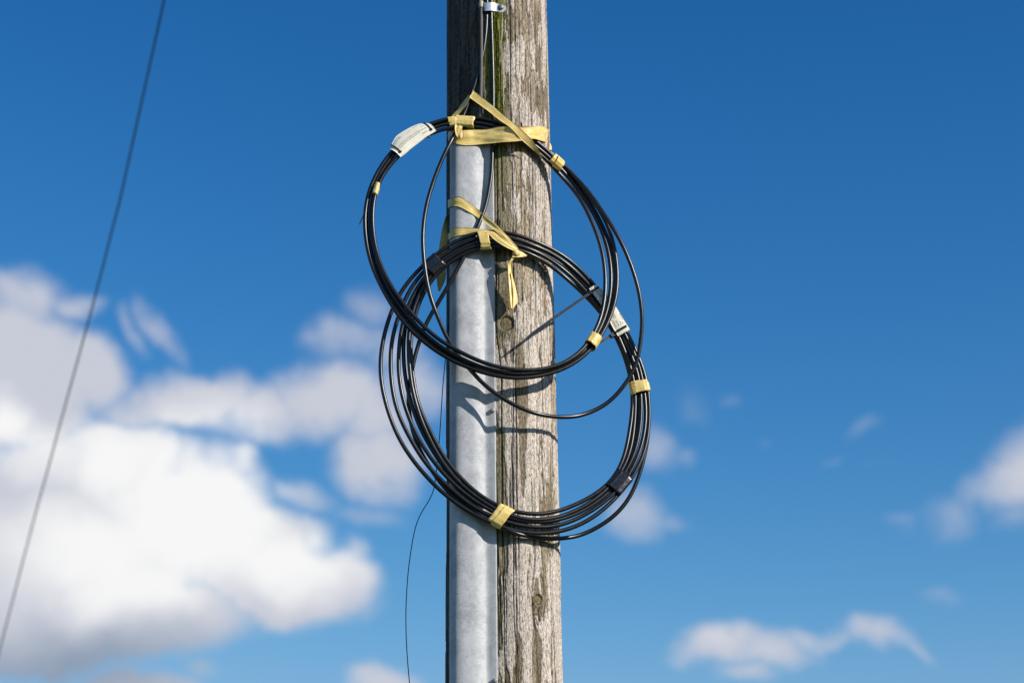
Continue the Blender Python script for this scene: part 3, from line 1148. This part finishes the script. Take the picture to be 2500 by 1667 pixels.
ribbon('wide_strip',
       hug([(1094, 322, -.085), (1099, 321), (1108, 320), (1124, 319), (1142, 318), (1160, 317), (1192, 315, -.1415), (1218, 310, -.146), (1242, 309, -.149), (1265, 310, -.148), (1295, 309.4, -.138), (1318, 308.8, -.094), (1333, 310, -.052), (1341, 314, -.006)]),
       hug([(1094, 345, -.085), (1099, 347), (1108, 350), (1124, 353), (1142, 354.5), (1160, 354), (1182, 351.5, -.137), (1207.5, 350, -.142), (1240, 347.5, -.148), (1271, 345, -.147), (1299, 340, -.136), (1318, 344, -.110), (1333, 347, -.058), (1342, 350, -.006)]),
       TAPE, tie1, n=110, m=19, wrinkle=0.0040, seed=3, folds=3.6)
ribbon('cross_strip',
       A_([(1156.5, 221.5), (1177, 238), (1207.5, 262), (1233, 284), (1265, 310), (1288, 331), (1301, 343), (1313, 364), (1324, 386)], [-.122, -.127, -.135, -.144, -.1525, -.1500, -.1430, -.128, -.110]),
       A_([(1146, 238), (1169, 254.5), (1195, 273.7), (1220, 294), (1243, 310), (1262, 328), (1276, 344), (1296, 361), (1322, 385)], [-.124, -.129, -.137, -.145, -.1525, -.1520, -.1470, -.132, -.110]),
       TAPE, tie1, n=60, m=9, wrinkle=0.0011, seed=9, folds=2.0)
ribbon('twisted_strip',
       A_([(1154.5, 220.5), (1143, 233), (1130, 250), (1117, 268), (1104, 283), (1100, 290)], [-.121, -.114, -.108, -.106, -.112, -.122]),
       A_([(1147, 239), (1143, 247), (1137, 259), (1127, 270), (1118, 281), (1112, 290)], [-.124, -.123, -.122, -.122, -.126, -.131]),
       TAPE, tie1, n=34, m=7, wrinkle=0.0016, seed=12, folds=2.4)
band('wrap', (1111, 297), (1157, 301), 16.5, -.133, 0.0105, TAPE, tie1, seed=2, crease=0.0011, n=14)
band('wrap', (1094, 300.5), (1114, 298), 14.5, -.1345, 0.0092, TAPE, tie1, seed=6, crease=0.0011)
ribbon('loose_fold',
       A_([(1111, 303), (1110.5, 315), (1113, 328), (1118, 336), (1124, 342)], [-.145, -.147, -.150, -.150, -.1475]),
       A_([(1130, 309), (1129, 317), (1132, 324), (1131, 336), (1128, 343)], [-.144, -.147, -.149, -.151, -.1490]),
       TAPE, tie1, n=26, m=9, wrinkle=0.0035, seed=15, folds=3.0)
ribbon('folded_end',
       A_([(1336, 340, ), (1343, 350), (1347, 362), (1345, 368)], [-.02, -.008, -.004, -.012]),
       A_([(1336, 349), (1338, 356), (1341, 366), (1343, 369)], [-.030, -.026, -.022, -.016]),
       TAPE, tie1, n=20, m=7, wrinkle=0.001, seed=22)

tie2 = thing('yellow_tape', at(1210, 580, -0.16), 'knotted yellow tape tie with a hanging tail, at the top of the lower coil', 'tape', 'yellow tape ties')
ribbon('upper_strip',
       hug([(1093.5, 489, -.082), (1098, 486.5), (1106, 482), (1115, 480), (1124, 480.5), (1146, 496), (1165, 510),  (1194, 532.7, -.146), (1217, 553.7, -.153), (1243.6, 580.5, -.155), (1266.6, 607.5, -.149)]),
       hug([(1093.5, 509, -.082), (1098, 506.5), (1106, 503.5), (1115, 503), (1125, 506), (1142, 515.5), (1164, 529.5), (1194, 551.8, -.148), (1213, 567, -.154), (1234, 587, -.156), (1260, 612, -.151)]),
       TAPE, tie2, n=70, m=11, wrinkle=0.0018, seed=31, folds=3.4)
ribbon('lower_strip',
       hug([(1093.5, 571, -.082), (1098, 568), (1105, 560), (1112, 556.5), (1124, 555.5), (1137, 555.6), (1167, 558.5, -.146), (1194, 563.5, -.156), (1209, 567, -.159), (1228, 582.4, -.159), (1247.5, 597.7, -.155), (1265, 609, -.149)]),
       hug([(1093.5, 586, -.082), (1098, 584), (1105, 579), (1113.6, 576), (1124, 574), (1137, 572), (1161, 566, -.147), (1178.6, 566.5, -.157), (1192, 571, -.160), (1206, 584, -.1605), (1232, 602, -.158), (1257, 614, -.151)]),
       TAPE, tie2, n=70, m=9, wrinkle=0.0014, seed=37, folds=3.0)
band('wrap', (1169, 588), (1195, 586.5), 23.5, -.1510, 0.0092, TAPE, tie2, seed=41, crease=0.0008, skew=-0.28)
# the knot: a small crumpled ball of tape
def crumple(name, c, rx, ry, y, rd, parent, seed):
    cen = at(c[0], c[1], y)
    nu, nv = 14, 22
    V, F = [], []
    s = px_size(cen)
    for i in range(nu + 1):
        th = math.pi * i / nu
        for k in range(nv):
            ph = 2 * math.pi * k / nv
            w = 0.72 + 0.62 * float(fbm(np.array(1.9 * math.cos(ph) + 5), np.array(1.9 * math.sin(ph) + th * 1.5), seed, 3))
            V.append(cen + np.array((rx * s * math.sin(th) * math.cos(ph) * w, rd * math.sin(th) * math.sin(ph) * w, ry * s * math.cos(th) * w)))
    for i in range(nu):
        for k in range(nv):
            F.append((i * nv + k, i * nv + (k + 1) % nv, (i + 1) * nv + (k + 1) % nv, (i + 1) * nv + k))
    return mesh_obj(name, V, F, TAPE, parent, smooth=False)


crumple('knot', (1260, 618), 9, 9, -.152, 0.007, tie2, 44)
ribbon('knot_end',
       A_([(1262, 610), (1272, 613), (1287, 624)], [-.153, -.150, -.143]), A_([(1250, 628), (1265, 628), (1286, 626)], [-.155, -.152, -.143]),
       TAPE, tie2, n=20, m=9, wrinkle=0.0015, seed=46)
ribbon('tail',
       A_([(1252, 622), (1245.6, 636), (1240, 646), (1241, 670), (1244, 709), (1247.5, 752)], [-.153, -.154, -.152, -.151, -.150, -.149]),
       A_([(1258, 625), (1251, 638), (1248, 648), (1250, 672), (1254, 706), (1254.5, 753)], [-.152, -.151, -.147, -.144, -.143, -.142]),
       TAPE, tie2, n=40, m=7, wrinkle=0.0012, seed=48, folds=2)
ribbon('tail_fold',
       A_([(1246, 668), (1249.5, 690), (1252, 712), (1253, 735), (1252.5, 751)], [-.1495, -.148, -.148, -.147, -.1465]),
       A_([(1248.5, 662), (1256, 690), (1261, 715), (1263.5, 735), (1255, 750)], [-.147, -.142, -.139, -.138, -.144]),
       TAPE, tie2, n=30, m=7, wrinkle=0.0012, seed=49, folds=2)
ribbon('rear_strip',
       A_([(1098, 521), (1090, 527), (1085, 540), (1079, 563), (1071.5, 609), (1067, 640), (1065.7, 667), (1067, 690), (1069.6, 709)], [-.030, -.045, -.058, -.066, -.072, -.075, -.077, -.079, -.080]),
       A_([(1098, 533), (1093, 535), (1089.5, 545), (1090.6, 567), (1091.6, 590), (1090.5, 625), (1089.6, 650), (1087.5, 682), (1074, 712)], [-.018, -.030, -.045, -.055, -.060, -.063, -.066, -.069, -.076]),
       TAPE, tie2, n=44, m=9, wrinkle=0.0012, seed=52, folds=2)

GB = 'yellow tape bands round the coils'


def tape_band(label, c0, c1, half, fy, depth, seed, dy=0.0, **kw):
    y = np.array(fy(c0, c1)) + dy
    c0, c1 = np.array(c0, float), np.array(c1, float)
    t = thing('tape_band', at(*((c0 + c1) / 2), y.mean()), label, 'tape band', GB)
    band('tape_layer', c0, c1, half, y, depth, TAPE, t, seed=seed, **kw)
    # the tape's end goes round once more, a little askew
    d = c1 - c0
    kw2 = dict(kw)
    kw2['skew'] = kw.get('skew', 0.0) + (0.16 if seed % 2 else -0.16)
    q0, q1 = c0 + d * 0.30, c0 + d * (1.05 if half > 10 else .95)
    band('tape_layer', q0, q1, half + 0.7, y - 0.0002, depth + 0.0009, TAPE, t, seed=seed + 100, **kw2)


tape_band('tiny yellow tape band round one strand left on the upper coil', (923, 448), (914.5, 476), 6.4, up_y, 0.0066, 61, dy=-.003, m=30)
tape_band('yellow tape band on the upper coil at the right edge of the pole', (1345, 384.5), (1367, 404.5), 15.5, up_y, 0.0125, 64, dy=.002, squash=2.3)
tape_band('yellow tape band at the lower right of the upper coil beside a cable tie', (1455.5, 821), (1441, 843), 15.5, up_y, 0.0140, 67, dy=0, squash=2.3)
tape_band('yellow tape band on the right side of the lower coil, against the sky', (1557.5, 932), (1564.5, 959), 24.5, low_y, 0.0110, 70, dy=.001)
tape_band('yellow tape band at the bottom of the lower coil by the steel guard', (1206, 1251), (1236, 1267), 29.5, low_y, 0.0100, 73, dy=.0005, skew=0.3)

GBL = 'black tape wraps on the lower coil'
o = band('black_tape', (1043, 660.5), (1074, 633), 22.8, low_y((1043, 660), (1074, 633)), 0.0086, BTAPE, None, seed=80, crease=0.0005)
tag(o, 'black tape wrap on the upper left of the lower coil', 'tape band', GBL)
o = band('black_tape', (1527, 1158.5), (1494, 1197), 23.5, low_y((1527, 1158), (1494, 1197)), 0.0086, BTAPE, None, seed=83, crease=0.0005)
tag(o, 'black tape wrap at the lower right of the lower coil', 'tape band', GBL)


# ------------------------------------------------------------------ cable tags
def text_mesh(s, size):
    cu = bpy.data.curves.new('lettering', 'FONT')
    cu.body = s
    cu.size = size
    cu.resolution_u = 2
    tmp = bpy.data.objects.new('lettering', cu)
    COL.objects.link(tmp)
    dg = bpy.context.evaluated_depsgraph_get()
    dg.update()
    ev = tmp.evaluated_get(dg)
    me = ev.to_mesh()
    V = np.array([tuple(v.co) for v in me.vertices]).reshape(-1, 3)
    F = [tuple(p.vertices) for p in me.polygons]
    ev.to_mesh_clear()
    bpy.data.objects.remove(tmp)
    bpy.data.curves.remove(cu)
    return V, F


class Sheet:
    """curved plate: u runs from the slotted end along the plate, v from the printed top edge down (metres)"""
    def __init__(self, G, N):
        self.G, self.N = G, N
        n, m = G.shape[:2]
        self.L = np.linalg.norm(np.diff(G[:, m // 2], axis=0), axis=1).sum()
        self.W = np.linalg.norm(np.diff(G[n // 2], axis=0), axis=1).sum()

    def pt(self, u, v, off):
        n, m = self.G.shape[:2]
        a = np.clip(u / self.L, 0, 1) * (n - 1)
        b = np.clip(v / self.W, 0, 1) * (m - 1)
        i, j = min(int(a), n - 2), min(int(b), m - 2)
        f, h = a - i, b - j
        def bl(X):
            return (X[i, j] * (1 - f) + X[i + 1, j] * f) * (1 - h) + (X[i, j + 1] * (1 - f) + X[i + 1, j + 1] * f) * h
        return bl(self.G) + bl(self.N) * off


def print_on(sheet, parent, words, lines, mat=INK, name='printing'):
    V, F = [], []
    for s, u, v, size in words:
        tv, tf = text_mesh(s, size)
        b = len(V)
        V += [sheet.pt(u + x, v - y, 0.0009) for x, y, _ in tv]
        F += [tuple(b + k for k in f) for f in tf]
    for u0, v0, u1, v1, w in lines:
        k = max(2, int(abs(u1 - u0) / 0.003) + 1)
        d = np.array((u1 - u0, v1 - v0))
        nn = np.array((-d[1], d[0])) / np.linalg.norm(d) * w / 2
        b = len(V)
        for t in np.linspace(0, 1, k + 1):
            c = np.array((u0, v0)) + d * t
            V += [sheet.pt(*(c + nn), 0.0009), sheet.pt(*(c - nn), 0.0009)]
        F += [(b + 2 * i, b + 2 * i + 1, b + 2 * i + 3, b + 2 * i + 2) for i in range(k)]
    return mesh_obj(name, V, F, mat, parent, smooth=False)


def make_tag(name, inner, outer, label, bulge, parent_pt, date=True):
    t = thing(name, parent_pt, label, 'cable tag', 'printed cable tags')
    G, N = ribbon_grid(inner, outer, n=44, m=13, bulge=bulge)
    V, F = thick_sheet(G, N, 0.0012)
    mesh_obj('plate', V, F, TAGM, t)
    sh = Sheet(G, N)
    W, L = sh.W, sh.L
    words = [('Company', L * .16, W * .25, .0042), ('PIA NOI', L * .15, W * .47, .0042), ('From', L * .15, W * .66, .0040),
             ('To', L * .15, W * .82, .0040), ('Contractor', L * .22, W * .92, .0036)]
    if date:
        words += [('Date', L * .66, W * .80, .0042), ('/', L * .78, W * .86, .006), ('/', L * .85, W * .88, .006)]
    lines = []
    u0, u1, v0, v1 = L * .31, L * .90, W * .37, W * .50
    lines += [(u0, v0, u1, v0, .0006), (u0, v1, u1, v1, .0006)]
    for k in range(14):
        u = u0 + (u1 - u0) * k / 13
        lines.append((u, v0, u, v1, .0006))
    print_on(sh, t, words, lines)
    return t, sh


t1, sh1 = make_tag('cable_tag',
                   A_([(1065.6, 319.5), (1058, 324.4), (1042, 334), (1023, 348.7), (1003.8, 363.3), (991, 374.8), (978.3, 384)], [-.1495, -.151, -.154, -.157, -.160, -.1615, -.163]),
                   A_([(1044.6, 301.5), (1030, 302.5), (1016.5, 305.3), (997.4, 314.2), (978.3, 325.7), (965.5, 336.5), (951, 364)], [-.143, -.1445, -.147, -.150, -.1525, -.154, -.157]),
                   'curved cream printed tag strapped over the upper left of the upper coil', 0.0062, at(1010, 340, -.168))
print_on(sh1, t1, [], [(sh1.L * .44, sh1.W * .80, sh1.L * .47, sh1.W * .80, .0012)], REDINK, 'red_mark')


def strap_on(sheet, u, v0, v1, r, parent, name='strap', du=0.0, knob=True):
    P = np.array([sheet.pt(u + du * t, v0 + (v1 - v0) * t, 0.0016) for t in np.linspace(0, 1, 14)])
    V, F = tube_mesh(P, np.full(14, r), 8)
    if knob:
        b = len(V)
        V2, F2 = tube_mesh(np.array([P[0] + (0, .0015, 0), P[0] - (0, .0005, 0), P[0] - (0, .0022, 0)]), np.array((r * 2.2, r * 2.4, r * 1.5)), 10)
        V = np.vstack([V, V2])
        F = list(F) + [tuple(b + k for k in f) for f in F2]
    return mesh_obj(name, V, F, TIE, parent)


strap_on(sh1, sh1.L * .085, sh1.W * .22, sh1.W * 1.0, 0.0014, t1)
strap_on(sh1, sh1.L * .925, sh1.W * .24, sh1.W * 1.0, 0.0014, t1, du=-.002)
# head of the strap showing below the tag
hp = at(1047.5, 334, -.148)
V, F = tube_mesh(np.array([hp + (-.002, -.003, .004), hp + (0, -.003, -.001), hp + (.001, -.003, -.004)]), np.array((.0022, .0032, .0026)), 8)
mesh_obj('strap_head', V, F, TIE, t1, smooth=False)

t2, sh2 = make_tag('cable_tag',
                   A_([(1509.5, 821), (1495.7, 798), (1484.3, 775), (1469.4, 748), (1454.4, 726), (1438.4, 704)], [low_y(q) - 0.0135 for q in ((1509, 821), (1496, 798), (1484, 775), (1469, 748), (1454, 726), (1438, 704))]),
                   A_([(1539.4, 804), (1523, 778.7), (1506, 751), (1490, 729), (1474, 712), (1455, 695)], [low_y(q) - 0.0115 for q in ((1539, 804), (1523, 779), (1506, 751), (1490, 729), (1474, 712), (1455, 695))]),
                   'cream printed tag on the right of the lower coil, partly behind the upper coil', 0.0020, at(1490, 760, -.078), date=False)
strap_on(sh2, sh2.L * .085, sh2.W * .12, sh2.W * .84, 0.0030, t2, 'strap', knob=False)
strap_on(sh2, sh2.L * .93, sh2.W * .10, sh2.W * .9, 0.0026, t2, 'strap', knob=False)


# ------------------------------------------------------------------ cable ties
def box_along(p0, p1, w, h, up=(0, 1.0, 0)):
    p0, p1 = np.asarray(p0, float), np.asarray(p1, float)
    ax = p1 - p0
    ax /= np.linalg.norm(ax)
    s = np.cross(ax, up)
    s /= np.linalg.norm(s)
    u = np.cross(s, ax)
    V = []
    for p in (p0, p1):
        for a, b in ((-1, -1), (1, -1), (1, 1), (-1, 1)):
            V.append(p + s * a * w / 2 + u * b * h / 2)
    F = [(0, 1, 2, 3), (7, 6, 5, 4), (0, 4, 5, 1), (1, 5, 6, 2), (2, 6, 7, 3), (3, 7, 4, 0)]
    return np.array(V), F


def tie(label, head, pts, w, hs):
    t = thing('cable_tie', at(*head), label, 'cable tie', 'black cable ties')
    P = catmull(at_many(pts), 24)
    A = []
    d = np.gradient(P, axis=0)
    s = np.cross(d, (0, 1.0, 0))
    s /= np.linalg.norm(s, axis=1)[:, None]
    ww = w * np.concatenate([np.ones(21), [0.8, 0.5, 0.2]])
    G = np.stack([P - s * ww[:, None] / 2, P, P + s * ww[:, None] / 2], axis=1)
    N = np.zeros_like(G)
    N[..., 1] = -1
    V, F = thick_sheet(G, N, 0.0013)
    mesh_obj('tail', V, F, TIE, t, smooth=False)
    ax = P[1] - P[0]
    ax /= np.linalg.norm(ax)
    V, F = box_along(P[0] - ax * hs * .6, P[0] + ax * hs * .6, hs * 1.15, hs * .9)
    mesh_obj('head', V, F, TIE, t, smooth=False)
    return t


tie('black cable tie whose long straight tail slants down across the pole', (1443, 714, -.074),
    [(1443, 714, -.075), (1400, 743, -.106), (1340, 785, -.138), (1277.5, 831, -.157)], 0.0062, 0.0075)
tie('black cable tie with a short stub tail at the lower end of the right-hand tag', (1494, 820, -.064),
    [(1494, 819, -.065), (1476, 829, -.074), (1459, 839, -.085)], 0.0062, 0.0085)
tie('small black tie end poking out at the far left of the upper coil', (888, 522, -.164),
    [(889, 522, -.165), (883, 536, -.166), (877, 549, -.167)], 0.0024, 0.0034)

# ------------------------------------------------------------------ fixings at the top of the pole
clamp = thing('cable_clamp', at(1205, 20, -.125), 'shiny zinc saddle clamp screwed to the pole over the two black cables', 'clamp')
cl_t, cl_b = 6.0, 28.0


def build_clamp():
    xs = [1180.5, 1181.5, 1184, 1188.5, 1193.5, 1199, 1203.5, 1207, 1211, 1216, 1221, 1226, 1230, 1233.5, 1235.5]
    ys = [-.113, -.121, -.1265, -.1285, -.1290, -.1285, -.1265, -.1240, -.1225, -.1215, -.1212, -.1210, -.1205, -.1202, -.1200]
    tp = [8, 7.5, 7, 6.4, 6.0, 6.0, 6.4, 7.0, 7.8, 8.8, 9.8, 11.0, 12.8, 15.6, 19.5]
    bt = [29, 28.4, 27.6, 27, 27, 27.2, 27.8, 28.4, 29.2, 30.2, 31, 31.0, 29.8, 26.8, 22.5]
    A = [(x, t, y) for x, t, y in zip(xs, tp, ys)]
    B = [(x, b, y) for x, b, y in zip(xs, bt, ys)]
    ribbon('saddle', A, B, BRIGHT_ZINC, clamp, th=0.0022, n=60, m=9)
    p = at(1223.5, 19.5, -.1215)
    stud('screw', p, (0.12, -1, -0.05), 0.0060, 0.0055, BOLT, clamp, dome=.6)


build_clamp()

cond_pts = [(1174, -60, -.121), (1174.5, 0, -.121), (1174.8, 60, -.121), (1175, 120, -.1205), (1174.6, 180, -.121), (1173.5, 240, -.122), (1172, 300, -.122), (1168, 345, -.118)]
o = tube('grey_cable', catmull(at_many(cond_pts), 80), 0.0042, GREY_PVC, None, sides=12)
tag(o, 'thin grey cable in shadow on the pole, left of two black cables', 'cable')

clip = thing('cable_clip', at(1174, 13, -.121), 'small buff plastic clip holding the thin grey cable at the top of the picture', 'clip')
pc = catmull(at_many([(1174.4, 4, -.1215), (1174.5, 21, -.1215)]), 6)
V, F = tube_mesh(pc, np.array((.0052, .0058, .0058, .0058, .0058, .0052)), 14)
mesh_obj('clip_body', V, F, CLIP, clip)
hk = catmull(at_many([(1168, 12, -.124), (1162, 14, -.123), (1158.5, 20, -.122), (1159, 26, -.120), (1163, 29, -.117)]), 18)
V, F = tube_mesh(hk, 0.0012, 8)
mesh_obj('hook', V, F, TIE, clip)

# loose thin wire down the left edge of the pole
o = tube('thin_wire', soften(catmull(at_many([(1094, -40, -.02), (1093, 120, -.02), (1092.5, 300, -.02), (1094, 480, -.02), (1097, 600, -.03), (1097.5, 700, -.04), (1095, 790, -.045),
                                              (1090, 850, -.045), (1084.5, 905, -.045), (1080.5, 950, -.045), (1075, 1040, -.048), (1069.5, 1105, -.05), (1062, 1180, -.05),
                                              (1058, 1200, -.05), (1051, 1217, -.05), (1037, 1237, -.05), (1025, 1256, -.05), (1013, 1290, -.05), (1003, 1345, -.05), (996, 1400, -.05),
                                              (991.5, 1470, -.05), (991, 1530, -.05), (994, 1600, -.05), (1000, 1667, -.05), (1010, 1760, -.05), (1030, 1900, -.05)]), 260), 2.0),
         0.00105, WIRE, None, sides=8)
tag(o, 'loose hair-thin black wire curving away from the left edge of the pole below the coils', 'wire')


# ------------------------------------------------------------------ overhead wire, far behind and out of focus
def far(px, py, depth):
    d = FW + RT * (px - 1250.0) * K - UP * (py - 833.5) * K
    return CAM + d * depth


wp = np.array([far(402, -4, 11.0), far(264, 600, 12.5), far(129, 1100, 14.1), far(-2, 1590, 16.0)])
ext0 = wp[0] + (wp[0] - wp[1]) * 6.0 + np.array((0, 0, .5))
ext1 = wp[-1] + (wp[-1] - wp[-2]) * 5.0 + np.array((0, 0, -.3))
o = tube('overhead_wire', catmull(np.vstack([ext0, wp, ext1]), 120), 0.0054, FARWIRE, None, sides=10)
tag(o, 'blurred dark overhead wire crossing the sky on the left of the picture', 'wire')
